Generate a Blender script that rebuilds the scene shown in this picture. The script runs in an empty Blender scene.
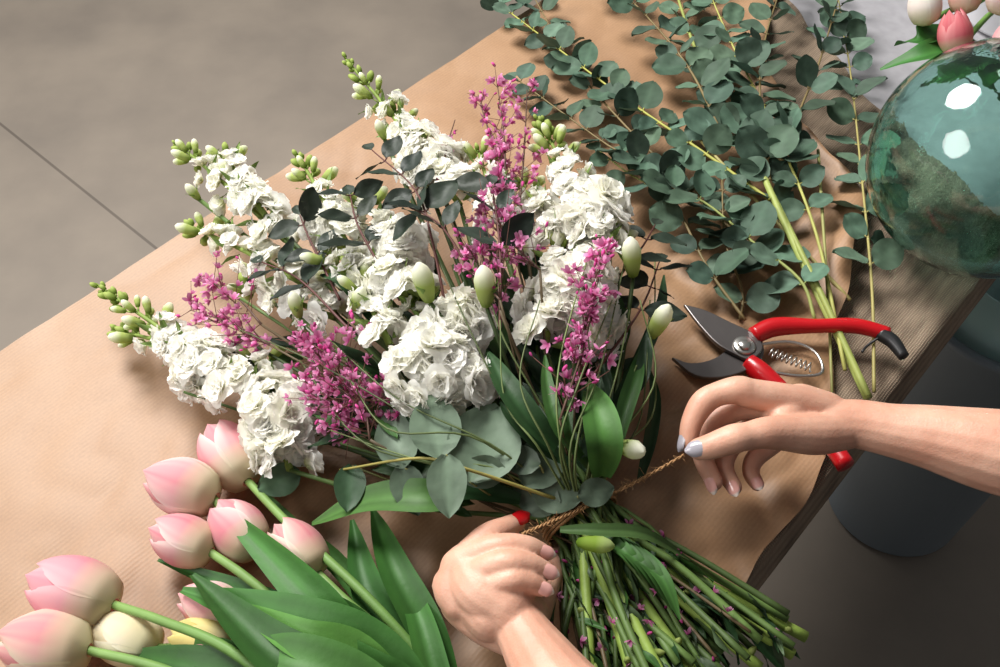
import bpy, math, random
import numpy as np
from mathutils import Vector, Matrix
rng = random.Random(7)
T = 0.75
CH, CY, PITCH, F = 0.66, -0.535, math.radians(51), 972.0
cp, sp = math.cos(PITCH), math.sin(PITCH)
scene = bpy.context.scene
scene.view_settings.view_transform = 'Standard'

def at(px, py, h=0.0):
    """photo measurement -> world point at height h above the table top"""
    u = (px-500)/F; v = (333.5-py)/F
    dx, dy, dz = u, cp+sp*v, -sp+cp*v
    t = (h-CH)/dz
    return Vector((t*dx, CY+t*dy, T+h))
SD = Vector((.664, .748, 0)).normalized(); ND = Vector((.748, -.664, 0)).normalized()
def sn(s, n, z=0.0):
    p = SD*s+ND*n; return Vector((p.x, p.y, T+z))
def lin(c):
    c = c/255.0
    return c/12.92 if c <= .04045 else ((c+.055)/1.055)**2.4
def C(r, g, b): return np.array([lin(r), lin(g), lin(b)])

# ------------------------------------------------------------ mesh builder
class MB:
    def __init__(s): s.v=[]; s.f=[]; s.c=[]; s.m=[]; s.n=0
    def add(s, v, f, c, m=0):
        v=np.asarray(v,float); c=np.asarray(c,float)
        if c.ndim==1: c=np.tile(c,(len(v),1))
        s.v.append(v); s.c.append(c); o=s.n
        s.f.extend([tuple(i+o for i in q) for q in f]); s.m.extend([m]*len(f)); s.n+=len(v)
    def finish(s, name, mats, parent=None, smooth=True):
        me=bpy.data.meshes.new(name)
        V=np.concatenate(s.v); Cc=np.clip(np.concatenate(s.c),0,1)
        me.from_pydata(V.tolist(),[],s.f); 
        for m in mats: me.materials.append(m)
        me.polygons.foreach_set('material_index', s.m)
        me.polygons.foreach_set('use_smooth',[smooth]*len(s.f))
        a=me.color_attributes.new('Col','FLOAT_COLOR','POINT')
        a.data.foreach_set('color', np.concatenate([Cc,np.ones((len(Cc),1))],1).ravel())
        me.update()
        o=bpy.data.objects.new(name,me); scene.collection.objects.link(o)
        if parent: o.parent=parent
        return o
def empty(name):
    e=bpy.data.objects.new(name,None); scene.collection.objects.link(e); return e
def gridfaces(nu,nv,wrap=False):
    f=[]
    for i in range(nu-1):
        for j in range(nv-1 if not wrap else nv):
            k=(j+1)%nv
            f.append((i*nv+j,i*nv+k,(i+1)*nv+k,(i+1)*nv+j))
    return f
def catmull(pts, n):
    P=[np.array(p,float) for p in pts]
    if len(P)==2: return [P[0]+(P[1]-P[0])*i/(n-1) for i in range(n)]
    P=[2*P[0]-P[1]]+P+[2*P[-1]-P[-2]]
    out=[]; S=len(P)-3
    for i in range(n):
        x=i/(n-1)*S; k=min(int(x),S-1); t=x-k
        a,b,c,d=P[k:k+4]
        out.append(.5*((2*b)+(c-a)*t+(2*a-5*b+4*c-d)*t*t+(3*b-a-3*c+d)*t**3))
    return out
def nrm(v):
    v=np.asarray(v,float); l=np.linalg.norm(v); return v/l if l>1e-9 else np.array([0,0,1.])
def tube(mb, pts, r0, r1=None, n=None, seg=6, col=None, col1=None, m=0, radii=None, flat=1.0):
    n=n or max(2,len(pts)*4)
    P=catmull(pts,n)
    if radii is None:
        r1=r0 if r1 is None else r1; R=[r0+(r1-r0)*i/(n-1) for i in range(n)]
    else: R=[x[0] for x in catmull([[r,0,0] for r in radii],n)]
    T0=nrm(P[1]-P[0]); a=nrm(np.cross(T0,[0,0,1] if abs(T0[2])<.9 else [1,0,0]))
    V=[];Cs=[]
    col=np.array(col); col1=col if col1 is None else np.array(col1)
    for i in range(n):
        t=nrm(P[min(i+1,n-1)]-P[max(i-1,0)])
        a=nrm(a-t*np.dot(a,t)); b=np.cross(t,a)
        for k in range(seg):
            th=2*math.pi*k/seg
            V.append(P[i]+R[i]*(math.cos(th)*a+flat*math.sin(th)*b)); Cs.append(col+(col1-col)*i/(n-1))
    f=gridfaces(n,seg,True)
    f.append(tuple(range(seg))[::-1]); f.append(tuple((n-1)*seg+k for k in range(seg)))
    mb.add(V,f,Cs,m); return P
def basis(y, z):
    y=nrm(y); z=np.asarray(z,float); z=nrm(z-y*np.dot(z,y))
    if abs(np.dot(y,z))>.5: z=nrm(np.cross(y,[1,0,.3]))
    x=np.cross(y,z); return np.stack([x,y,z],1)
def place(mb, tpl, loc, B, s=1.0, cm=1.0, cadd=0, m=0):
    v,f,c=tpl; s=np.array(s,float)*np.ones(3)
    mb.add((v*s)@B.T+np.array(loc), f, c*cm+cadd, m)
def rv(a=1.0): return np.array([rng.uniform(-a,a) for _ in range(3)])

# ------------------------------------------------------------ materials
def mat(name):
    m=bpy.data.materials.new(name); m.use_nodes=True
    nt=m.node_tree; return m, nt, nt.nodes['Principled BSDF']
def N(nt,t,**k):
    n=nt.nodes.new(t)
    for a,b in k.items(): setattr(n,a,b)
    return n
def bump(nt,bs,scale,strength,dist=.001,vec=None,detail=4):
    no=N(nt,'ShaderNodeTexNoise'); no.inputs['Scale'].default_value=scale; no.inputs['Detail'].default_value=detail
    tc=N(nt,'ShaderNodeTexCoord'); nt.links.new(vec or tc.outputs['Object'],no.inputs['Vector'])
    b=N(nt,'ShaderNodeBump'); b.inputs['Strength'].default_value=strength; b.inputs['Distance'].default_value=dist
    nt.links.new(no.outputs['Fac'],b.inputs['Height']); nt.links.new(b.outputs[0],bs.inputs['Normal']); return no
def vmat(name, rough=.5, trans=0.0, sss=0.0, bs_=.15, bscale=250, spec=.4, mot=.35):
    m,nt,b=mat(name)
    a=N(nt,'ShaderNodeAttribute',attribute_name='Col')
    if bs_: bump(nt,b,bscale,bs_,.001)
    mx=N(nt,'ShaderNodeMix',data_type='RGBA',blend_type='MULTIPLY'); mx.inputs[0].default_value=mot
    rp=N(nt,'ShaderNodeValToRGB'); rp.color_ramp.elements[0].color=(.6,.6,.6,1); rp.color_ramp.elements[0].position=.3; rp.color_ramp.elements[1].position=.6
    n2=N(nt,'ShaderNodeTexNoise'); n2.inputs['Scale'].default_value=60
    tc=N(nt,'ShaderNodeTexCoord'); nt.links.new(tc.outputs['Object'],n2.inputs['Vector'])
    nt.links.new(n2.outputs['Fac'],rp.inputs[0]); nt.links.new(a.outputs['Color'],mx.inputs[6]); nt.links.new(rp.outputs[0],mx.inputs[7])
    nt.links.new(mx.outputs[2],b.inputs['Base Color'])
    b.inputs['Roughness'].default_value=rough; b.inputs['Specular IOR Level'].default_value=spec
    if trans:
        tr=N(nt,'ShaderNodeBsdfTranslucent'); ms=N(nt,'ShaderNodeMixShader'); ms.inputs[0].default_value=trans
        nt.links.new(mx.outputs[2],tr.inputs[0]); nt.links.new(b.outputs[0],ms.inputs[1]); nt.links.new(tr.outputs[0],ms.inputs[2])
        nt.links.new(ms.outputs[0],nt.nodes['Material Output'].inputs[0])
    return m
M_pet=vmat('petal',.6,.34,0,0,mot=.04,spec=.2); M_wpet=vmat('white_petal',.7,.42,0,0,mot=0,spec=.15); M_leaf=vmat('leaf',.5,.15,0,.25,180,.3); M_stem=vmat('stem',.55,0,0,.2)
M_euc=vmat('eucalyptus_leaf',.65,.12,0,.15,200,.25)
def plain(name,col,rough=.5,metal=0,bs_=0,bscale=100,**k):
    m,nt,b=mat(name); b.inputs['Base Color'].default_value=(*col,1); b.inputs['Roughness'].default_value=rough; b.inputs['Metallic'].default_value=metal
    for a,v in k.items(): b.inputs[a.replace('_',' ')].default_value=v
    if bs_: bump(nt,b,bscale,bs_,.001)
    return m

# ------------------------------------------------------------ templates
def t_floret(seed, layers=((5,96,1.05,1.0),(5,70,.95,1.0),(4,44,.85,.95),(4,20,.62,.8))):
    r=random.Random(seed); V=[];Fc=[];Cc=[];o=0
    nu,nv=6,6
    for li,(n,ang,L,Wd) in enumerate(layers):
        for k in range(n):
            ph=2*math.pi*(k+.5*(li%2)+r.uniform(-.2,.2))/n
            th1=math.radians(ang+r.uniform(-12,12)); p1,p2=r.uniform(0,6),r.uniform(0,6); l=L*r.uniform(.85,1.1); w=Wd*r.uniform(.85,1.1)
            rad=0;z=0
            for i in range(nu):
                v=i/(nu-1); th=th1*(.35+.8*v) 
                if i: rad+=math.sin(th)*l/(nu-1); z+=math.cos(th)*l/(nu-1)
                hw=.5*w*(.22+.78*math.sin(math.pi*min(1,v*.74+.02))**.7)*(1 if v<.99 else .8)
                for j in range(nv):
                    u=-1+2*j/(nv-1)
                    ruf=.06*v*math.sin(u*2.8+p1)+.02*v*math.sin(u*6+p2+v*3)
                    rr=rad-math.sin(th)*.06*v*u*u; zz=z+ruf*math.sin(th)+.10*u*u*v
                    rr+=ruf*math.cos(th)
                    if i==nu-1: rr-=math.sin(th)*.14*u*u*l; zz-=math.cos(th)*.14*u*u*l
                    x=rr; y=hw*u
                    V.append((x*math.cos(ph)-y*math.sin(ph),x*math.sin(ph)+y*math.cos(ph),zz))
                    q=min(1,v*2.4)
                    Cc.append(C(232,234,190)*(1-q)+C(255,254,250)*q)
            Fc+= [tuple(a+o for a in q) for q in gridfaces(nu,nv)]; o+=nu*nv
    return np.array(V),Fc,np.array(Cc)
FLO=[t_floret(i) for i in range(9)]
FLO_S=[t_floret(50+i,((5,75,1,1.05),(4,45,.85,1.0),(3,18,.7,.85))) for i in range(5)]
def t_lathe(prof,cols,seg=8):
    V=[];Cc=[]
    for (r,z),c in zip(prof,cols):
        for k in range(seg):
            t=2*math.pi*k/seg; V.append((r*math.cos(t),r*math.sin(t),z)); Cc.append(c)
    return np.array(V),gridfaces(len(prof),seg,True),np.array(Cc)
g1,g2,wh=C(128,150,66),C(184,200,116),C(250,250,232)
BUD_G=t_lathe([(.02,0),(.2,.1),(.25,.35),(.24,.65),(.13,.9),(.02,1)],[g1,g1,g1*1.1,g2,g2,g2],7)
BUD_W=t_lathe([(.02,0),(.15,.1),(.19,.35),(.22,.55),(.22,.75),(.13,.97),(.02,1.04)],[g1,g1,g2*.9,g2,g2*.4+wh*.6,wh,wh],8)
BUD_L=t_lathe([(.02,0),(.12,.05),(.19,.25),(.23,.5),(.24,.7),(.17,.9),(.06,1.02),(.01,1.04)],[g1,g1,g2*.9,g2,g2*.45+wh*.55,wh,wh,wh],10)
def t_leaf(w=.9,pw=.6,skew=1.0,cup=.12,bend=.1,nu=9,nv=7,rib=1.25):
    V=[];Cc=[]
    for i in range(nu):
        v=i/(nu-1); hw=.5*w*math.sin(math.pi*min(.995,max(.01,v))**skew)**pw
        for j in range(nv):
            u=-1+2*j/(nv-1)
            V.append((hw*u, v, cup*abs(u)**1.5*w-bend*v*v+.03*math.sin(v*9+u*3)))
            Cc.append(np.ones(3)*(rib if j==nv//2 else (1.0+.08*math.sin(v*20+abs(u)*5))))
    return np.array(V),gridfaces(nu,nv),np.array(Cc)
LEAF_R=[t_leaf(1.0,.5,1,.10,.12),t_leaf(.95,.52,.95,.04,-.1),t_leaf(.88,.55,.9,.14,.2)]
LEAF_O=[t_leaf(.68,.7,.85,.12,.2),t_leaf(.6,.75,.85,.08,.05)]
LEAF_D=[t_leaf(.76,.6,.85,.08,.10),t_leaf(.66,.62,.8,.12,.16),t_leaf(.86,.55,.9,.10,.14)]
LEAF_L=[t_leaf(.27,.9,.8,.2,.25),t_leaf(.22,.9,.75,.2,.1)]
def t_blossom(seed):
    r=random.Random(seed); V=[];Fc=[];Cc=[];o=0
    for k in range(5):
        ph=2*math.pi*k/5+r.uniform(-.3,.3); th=math.radians(r.uniform(25,75))
        for v in (0,.5,1.0):
            w=.3*math.sin(math.pi*(v*.75+.1))
            for u in (-1,1):
                x=v*math.sin(th); z=v*math.cos(th); y=w*u
                V.append((x*math.cos(ph)-y*math.sin(ph),x*math.sin(ph)+y*math.cos(ph),z))
                Cc.append(C(206,78,150)*(1-v)+C(246,178,216)*v)
        Fc+=[(o,o+1,o+3,o+2),(o+2,o+3,o+5,o+4)]; o+=6
    return np.array(V),Fc,np.array(Cc)
BLO=[t_blossom(i) for i in range(6)]
PB=C(202,80,148); BUD_P=t_lathe([(.02,0),(.2,.25),(.25,.6),(.13,.95),(.02,1)],[PB*.7,PB,PB*1.2,PB*1.4,PB*1.4],5)
def t_tulip(seed,pink=C(238,160,168),white=C(250,236,228),base=C(232,228,186),opn=0.0):
    r=random.Random(seed); V=[];Fc=[];Cc=[];o=0; nu,nv=13,15
    for k in range(6):
        inner=k%2; ph=2*math.pi*(k//2)/3+(math.pi/3 if inner else 0)+r.uniform(-.06,.06); off=(.93 if inner else 1.0); hh=(1.02 if inner else 1.0)*r.uniform(.96,1.03)
        for i in range(nu):
            v=i/(nu-1)
            R=.385*off*(max(0,math.sin(math.pi*(.10+.82*v**.95)))**.58); R=R*(1+opn*v) 
            if v<.08: R*=.4+v*7.5
            aw=math.radians(66)*(math.sin(math.pi*(.30+.66*v))**.5)
            if i==nu-1: aw*=.45
            for j in range(nv):
                u=-1+2*j/(nv-1); a=ph+aw*u
                rr=R*(1+.02*abs(u)**3*(1-inner)+.02*math.exp(-(u*5)**2))
                z=v*hh-.07*u*u*v
                V.append((rr*math.cos(a),rr*math.sin(a),z))
                e=min(1,.04+abs(u)**1.5*.72+.30*abs(math.sin(u*13+seed))*v); 
                c=pink*(1-e)+white*e
                q=max(0,1-v*2.4)**.8; c=c*(1-q)+base*q
                Cc.append(c*.94)
        Fc+=[tuple(a+o for a in q) for q in gridfaces(nu,nv)]; o+=nu*nv
    return np.array(V),Fc,np.array(Cc)
def zbasis(z):
    z=nrm(z); x=nrm(np.cross(z,rv())); return np.stack([x,np.cross(z,x),z],1)

def ribbon(mb, pts, width, up=(0,0,1), fold=.25, col=None, n=16, nv=7, wave=.08, twist=0, prof=.7, m=0):
    P=catmull(pts,n); V=[];Cc=[]; col=np.array(col); p=rng.uniform(0,6)
    for i in range(n):
        v=i/(n-1); t=nrm(P[min(i+1,n-1)]-P[max(i-1,0)]); sd=nrm(np.cross(t,up)); nn=np.cross(sd,t)
        a=twist*v; sd2=sd*math.cos(a)+nn*math.sin(a); n2=np.cross(sd2,t)
        hw=.5*width*(math.sin(math.pi*min(.985,max(.06,.1+.9*v)))**prof)
        for j in range(nv):
            u=-1+2*j/(nv-1)
            V.append(P[i]+sd2*hw*u+n2*(fold*hw*abs(u)**1.4+wave*hw*math.sin(v*7+p)*u))
            Cc.append(col*(1.25 if j==nv//2 else 1.0+.14*math.sin(j*2.3))*(.85+.3*v))
    mb.add(V,gridfaces(n,nv),Cc,m)

# ------------------------------------------------------------ floor, table, paper, burlap
def quad_obj(name, V, F_, m, parent=None, smooth=False):
    me=bpy.data.meshes.new(name); me.from_pydata([tuple(v) for v in V],[],F_); me.materials.append(m)
    for p in me.polygons: p.use_smooth=smooth
    o=bpy.data.objects.new(name,me); scene.collection.objects.link(o)
    if parent: o.parent=parent
    return o
mf,nt,b=mat('floor_tiles')
tc=N(nt,'ShaderNodeTexCoord'); mp=N(nt,'ShaderNodeMapping'); mp.inputs['Rotation'].default_value=(0,0,-math.atan2(SD.y,SD.x))
mp.inputs['Location'].default_value=(-.16+1.2*5,3.0,0)
nt.links.new(tc.outputs['Object'],mp.inputs['Vector'])
br=N(nt,'ShaderNodeTexBrick'); br.offset=.3; br.inputs['Scale'].default_value=1; br.inputs['Brick Width'].default_value=1.2; br.inputs['Row Height'].default_value=3.0; br.inputs['Mortar Size'].default_value=.004; br.inputs['Mortar Smooth'].default_value=.5
br.inputs['Color1'].default_value=(*C(133,123,112),1); br.inputs['Color2'].default_value=(*C(130,120,109),1); br.inputs['Mortar'].default_value=(*C(98,89,80),1)
nt.links.new(mp.outputs[0],br.inputs['Vector'])
no=N(nt,'ShaderNodeTexNoise'); no.inputs['Scale'].default_value=3.5; no.inputs['Detail'].default_value=8; nt.links.new(tc.outputs['Object'],no.inputs['Vector'])
rp=N(nt,'ShaderNodeValToRGB'); rp.color_ramp.elements[0].position=.3; rp.color_ramp.elements[0].color=(.74,.74,.74,1); rp.color_ramp.elements[1].position=.7; rp.color_ramp.elements[1].color=(1.1,1.09,1.06,1)
mx=N(nt,'ShaderNodeMix',data_type='RGBA',blend_type='MULTIPLY'); mx.inputs[0].default_value=1
nt.links.new(no.outputs[0],rp.inputs[0]); nt.links.new(br.outputs[0],mx.inputs[6]); nt.links.new(rp.outputs[0],mx.inputs[7]); nt.links.new(mx.outputs[2],b.inputs['Base Color'])
b.inputs['Roughness'].default_value=.6; bump(nt,b,90,.1,.002)
quad_obj('floor',[(-5,-4,0),(5,-4,0),(5,6,0),(-5,6,0)],[(0,1,2,3)],mf)

def boxmesh(mb,s0,s1,n0,n1,z0,z1,col,m=0):
    V=[np.array(sn(s,n,z)) for z in (z0,z1) for s,n in ((s0,n0),(s1,n0),(s1,n1),(s0,n1))]
    mb.add(V,[(3,2,1,0),(4,5,6,7),(0,1,5,4),(1,2,6,5),(2,3,7,6),(3,0,4,7)],np.array(col),m)
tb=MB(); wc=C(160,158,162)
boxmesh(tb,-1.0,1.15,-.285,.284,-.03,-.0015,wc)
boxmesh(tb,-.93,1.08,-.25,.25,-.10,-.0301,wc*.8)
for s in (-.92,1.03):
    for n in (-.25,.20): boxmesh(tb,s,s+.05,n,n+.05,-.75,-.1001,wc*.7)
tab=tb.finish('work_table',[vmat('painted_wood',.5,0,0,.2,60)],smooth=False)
bv=tab.modifiers.new('bev','BEVEL'); bv.width=.002

# kraft paper
def interp(x,xs,ys): return float(np.interp(x,xs,ys))
mk,nt,b=mat('kraft_paper')
tc=N(nt,'ShaderNodeTexCoord'); mp=N(nt,'ShaderNodeMapping'); mp.inputs['Rotation'].default_value=(0,0,-math.atan2(SD.y,SD.x)); mp.inputs['Scale'].default_value=(1,1,1)
nt.links.new(tc.outputs['Object'],mp.inputs['Vector'])
wv=N(nt,'ShaderNodeTexWave'); wv.bands_direction='Y'; wv.inputs['Scale'].default_value=95; wv.inputs['Distortion'].default_value=1.2; wv.inputs['Detail'].default_value=2
nt.links.new(mp.outputs[0],wv.inputs['Vector'])
n1=N(nt,'ShaderNodeTexNoise'); n1.inputs['Scale'].default_value=9; n1.inputs['Detail'].default_value=6; nt.links.new(tc.outputs['Object'],n1.inputs['Vector'])
n3=N(nt,'ShaderNodeTexNoise'); n3.inputs['Scale'].default_value=420; nt.links.new(tc.outputs['Object'],n3.inputs['Vector'])
rp=N(nt,'ShaderNodeValToRGB'); rp.color_ramp.elements[0].position=.25; rp.color_ramp.elements[0].color=(*C(158,121,88),1); rp.color_ramp.elements[1].position=.75; rp.color_ramp.elements[1].color=(*C(174,137,103),1)
nt.links.new(n1.outputs[0],rp.inputs[0])
mx=N(nt,'ShaderNodeMix',data_type='RGBA',blend_type='MULTIPLY'); mx.inputs[0].default_value=.07
nt.links.new(rp.outputs[0],mx.inputs[6]); nt.links.new(wv.outputs[0],mx.inputs[7])
mx2=N(nt,'ShaderNodeMix',data_type='RGBA',blend_type='MULTIPLY'); mx2.inputs[0].default_value=.25
nt.links.new(mx.outputs[2],mx2.inputs[6]); nt.links.new(n3.outputs[0],mx2.inputs[7]); nt.links.new(mx2.outputs[2],b.inputs['Base Color'])
b.inputs['Roughness'].default_value=.52
bm_=N(nt,'ShaderNodeBump'); bm_.inputs['Strength'].default_value=.06; bm_.inputs['Distance'].default_value=.001
nt.links.new(wv.outputs[0],bm_.inputs['Height'])
n5=N(nt,'ShaderNodeTexNoise'); n5.inputs['Scale'].default_value=14; n5.inputs['Detail'].default_value=3; n5.noise_type='RIDGED_MULTIFRACTAL'; nt.links.new(tc.outputs['Object'],n5.inputs['Vector'])
b5=N(nt,'ShaderNodeBump'); b5.inputs['Strength'].default_value=.18; b5.inputs['Distance'].default_value=.004
nt.links.new(n5.outputs[0],b5.inputs['Height']); nt.links.new(bm_.outputs[0],b5.inputs['Normal']); nt.links.new(b5.outputs[0],b.inputs['Normal'])
from mathutils import noise as mn
ss=np.linspace(-1.02,.95,340); nn_=170; V=[]
for s in ss:
    nm=interp(s,[-1.2,-.05,.0,.073,.186,.289,.345,.365,.42,.463,.57,1.0],[.287,.287,.286,.28,.221,.182,.158,.135,.03,-.02,-.085,-.12])
    nm+=.003*math.sin(s*60)
    n0=-.304+.002*math.sin(s*7)
    for j in range(nn_):
        q=j/(nn_-1); n=n0+(nm-n0)*q
        z=.0015+.0035*max(0,mn.noise(Vector((s*7,n*7,0))))
        wr=interp(n,[-.3,.02,.12,.3],[.15,.4,1.0,1.0])*interp(s,[-.5,-.1,.4],[.4,1,1])
        z+=wr*.013*abs(mn.noise(Vector((s*9+n*5,n*14-s*6,3))))
        z+=wr*.010*abs(mn.noise(Vector((s*22+n*8,n*25,5))))
        ed=(nm-n)
        if s>.15: z+=.018*math.exp(-(ed/.03)**2)*interp(s,[.15,.3,.4,.6],[0,1,.8,.2])
        V.append(sn(s,n,z))
pap=quad_obj('kraft_paper',V,gridfaces(len(ss),nn_),mk,smooth=True)
# burlap
mbp,nt,b=mat('burlap')
tc=N(nt,'ShaderNodeTexCoord'); mp=N(nt,'ShaderNodeMapping'); mp.inputs['Rotation'].default_value=(0,0,-math.atan2(SD.y,SD.x)); nt.links.new(tc.outputs['Object'],mp.inputs['Vector'])
hs=[]
for d in ('X','Y'):
    w=N(nt,'ShaderNodeTexWave'); w.bands_direction=d; w.inputs['Scale'].default_value=150; w.inputs['Distortion'].default_value=2.5; w.inputs['Detail'].default_value=2; w.inputs['Detail Scale'].default_value=.4
    nt.links.new(mp.outputs[0],w.inputs['Vector']); hs.append(w)
ad=N(nt,'ShaderNodeMath',operation='MULTIPLY'); nt.links.new(hs[0].outputs['Fac'],ad.inputs[0]); nt.links.new(hs[1].outputs['Fac'],ad.inputs[1])
n4=N(nt,'ShaderNodeTexNoise'); n4.inputs['Scale'].default_value=1; n4.inputs['Detail'].default_value=8
mp2=N(nt,'ShaderNodeMapping'); mp2.inputs['Scale'].default_value=(20,110,20); nt.links.new(mp.outputs[0],mp2.inputs['Vector']); nt.links.new(mp2.outputs[0],n4.inputs['Vector'])
ad2=N(nt,'ShaderNodeMath',operation='MULTIPLY_ADD'); ad2.inputs[1].default_value=.45; nt.links.new(ad.outputs[0],ad2.inputs[0]); nt.links.new(n4.outputs[0],ad2.inputs[2])
rp=N(nt,'ShaderNodeValToRGB'); rp.color_ramp.elements[0].position=.30; rp.color_ramp.elements[0].color=(*C(92,76,62),1); rp.color_ramp.elements[1].position=.95; rp.color_ramp.elements[1].color=(*C(166,146,124),1)
nt.links.new(ad2.outputs[0],rp.inputs[0]); nt.links.new(rp.outputs[0],b.inputs['Base Color']); b.inputs['Roughness'].default_value=.9
bb=N(nt,'ShaderNodeBump'); bb.inputs['Strength'].default_value=.5; bb.inputs['Distance'].default_value=.002; nt.links.new(ad.outputs[0],bb.inputs['Height']); nt.links.new(bb.outputs[0],b.inputs['Normal'])
V=[]; nsb=70; nb=60
for i in range(nsb):
    for j in range(nb):
        n=-.10+(.315+.10)*j/(nb-1)
        smax=interp(n,[-.1,-.085,.1,.29,.32],[.64,.62,.50,.42,.41])+.004*math.sin(n*70)
        s=-.10+(smax+.10)*i/(nsb-1)
        z=-.001+.0015*abs(mn.noise(Vector((s*12,n*12,1))))
        nr=n
        if n>.286: z-= (n-.286)*1.6; nr=.286+(n-.286)*.25
        V.append(sn(s,nr,z))
quad_obj('burlap_cloth',V,gridfaces(nsb,nb),mbp,smooth=True)

# ------------------------------------------------------------ BOUQUET
bouquet=empty('flower_bouquet')
A=lambda *p: np.array(at(*p))
BP=A(583,522,.050)
axis_dir=nrm(A(672,645,.04)-BP); ax_s=nrm(np.cross(axis_dir,[0,0,1])); ax_u=np.cross(ax_s,axis_dir)
flo=MB(); fol=MB(); stm=MB(); pnk=MB()
stem_ends=[]
def stem(head, r=.0022, col=None, low=True):
    col=C(82,106,52)*rng.uniform(.45,1.25) if col is None else col
    a=rng.uniform(0,6.28); q=math.sqrt(rng.random())*.021
    B=BP+ax_s*q*math.cos(a)*1.15+ax_u*q*math.sin(a)
    head=np.array(head); mid=head*.5+B*.5+np.array([0,0,-.008])+rv(.006)
    pts=[head,mid,B]
    if low:
        w=min(1.0,max(0.0,.5-.5*q/.021*math.cos(a)*rng.choice([1,1,1,-1])+rng.gauss(0,.12)))
        e=A(562+222*w+rng.gauss(0,8), 716-78*w**1.5+rng.uniform(-26,22), max(.012,.045+rng.uniform(-.03,.03)-.01*w))
        m2=B*.5+e*.5+rv(.004); m2[2]=max(m2[2],T+.012)
        pts+=[m2,e]
    r=r*rng.uniform(.8,1.3)
    tube(stm,pts,r*.8,r*1.1,n=18,seg=6,col=col,col1=col*1.1)
    stem_ends.append((B,pts[-1]))
def floret(p,nv,s,small=False):
    tpl=rng.choice(FLO_S if small else FLO)
    place(flo,tpl,p-nrm(nv)*s*.35,zbasis(nrm(nv)+rv(.35)),s*rng.uniform(.82,1.15),rng.uniform(.97,1.0)*np.array([1,1,rng.uniform(.95,1)]))
def stock(base,tip,r,n,upto=.6,fs=.0150,nb=16):
    b,t=A(*base),A(*tip); ax=nrm(t-b); L=np.linalg.norm(t-b); n=int(n*1.2); upto=min(.92,upto+.12)
    stem(b); side=nrm(np.cross(ax,[0,0,1])); up=np.cross(side,ax)
    tube(stm,[b,(b+t)/2+up*.004,t],.0028,.0012,n=8,col=g1*.9)
    for k in range(n):
        q=(k+.5)/n; ph=k*2.4+rng.uniform(-.3,.3); rad=side*math.cos(ph)+up*math.sin(ph)
        if rad[2]<-.55: rad[2]*=-1
        rr=r*(1-.45*q)*rng.uniform(.55,1.15)
        floret(b+ax*L*upto*q+rad*rr, rad+ax*(.3+.3*q), fs*(1-.25*q), q>.6)
        if k%2==0:
            p=b+ax*L*upto*q; d=nrm(rad+ax*.5+rv(.4)); place(fol,LEAF_L[k%2],p+d*.004,basis(d,rv()),.020,C(120,146,76))
    for k in range(nb):
        q=upto+(1-upto)*(k+.3)/nb; ph=k*2.4; rad=side*math.cos(ph)+up*math.sin(ph)
        x=(k/nb); d=nrm(rad*(.9-.6*x)+ax*(.7+.8*x)); p=b+ax*L*q+rad*.002
        sz=.0125*(1-x)+.0065; w=x<.4
        pe=p+d*(r*.30*(1-x))
        tube(stm,[p,pe],.0008,n=2,seg=4,col=g1)
        place(flo,BUD_W if w else BUD_G,pe,zbasis(d),sz*rng.uniform(.8,1.2))
def dome(c,r,n,axd,fs=.0160,depth=.95,squash=(1,1,1)):
    c=A(*c); axd=nrm(axd); stem(c-axd*r*.5); Bz=zbasis(axd)
    for k in range(n):
        z=1-(k+.5)/n*depth*1.15; th=k*2.39996; rr=math.sqrt(max(0,1-z*z))
        d=Bz@np.array([rr*math.cos(th),rr*math.sin(th),z])
        p=c+d*r*np.array(squash)*rng.uniform(.70,1.16)+rv(.003)
        floret(p,d,fs*rng.uniform(.82,1.15))
UPV=np.array([0,-.35,1.]) 
stock((460,205,.12),(345,58,.10),.026,26,.50,nb=20)
stock((430,190,.11),(395,110,.11),.018,10,.7,nb=8)
stock((350,250,.11),(297,154,.09),.021,15,.5)
stock((285,240,.09),(176,143,.07),.020,17,.62)
stock((265,215,.10),(222,152,.08),.015,10,.7,nb=6)
stock((305,285,.09),(188,225,.05),.020,17,.66,nb=10)
stock((335,318,.09),(245,288,.06),.019,13,.75,nb=6)
stock((245,392,.06),(96,284,.04),.023,20,.42,nb=24)
stock((215,360,.06),(112,330,.03),.018,9,.5,nb=14)
stock((420,295,.13),(330,262,.11),.022,17,.8,nb=8)
stock((410,270,.12),(365,205,.12),.02,14,.8,nb=8)
stock((600,245,.13),(538,118,.11),.026,24,.52,nb=24)
stock((560,240,.12),(520,185,.11),.02,12,.7,nb=8)
stock((390,345,.12),(345,258,.12),.016,9,.4,nb=18)
stock((570,330,.12),(605,235,.13),.025,17,.9,nb=4)
stock((505,250,.12),(478,150,.12),.018,13,.7,nb=8)
stock((460,400,.11),(415,300,.12),.026,18,.8,nb=6)
stock((290,470,.05),(258,360,.05),.028,20,.85,nb=4)
stock((545,350,.11),(560,250,.12),.024,14,.85,nb=4)
dome((440,372,.112),.033,28,UPV+np.array([0,-.25,0]))
dome((460,325,.12),.022,13,UPV)
dome((572,305,.112),.031,26,UPV)
dome((590,335,.10),.018,8,UPV)
dome((282,424,.052),.030,22,UPV,squash=(1,1.1,.9))
dome((205,372,.05),.020,12,UPV)
dome((400,252,.12),.022,13,UPV)
dome((590,215,.13),.024,14,UPV)
dome((435,165,.115),.022,12,UPV)
dome((320,232,.09),.016,8,UPV,fs=.0135)
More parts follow.
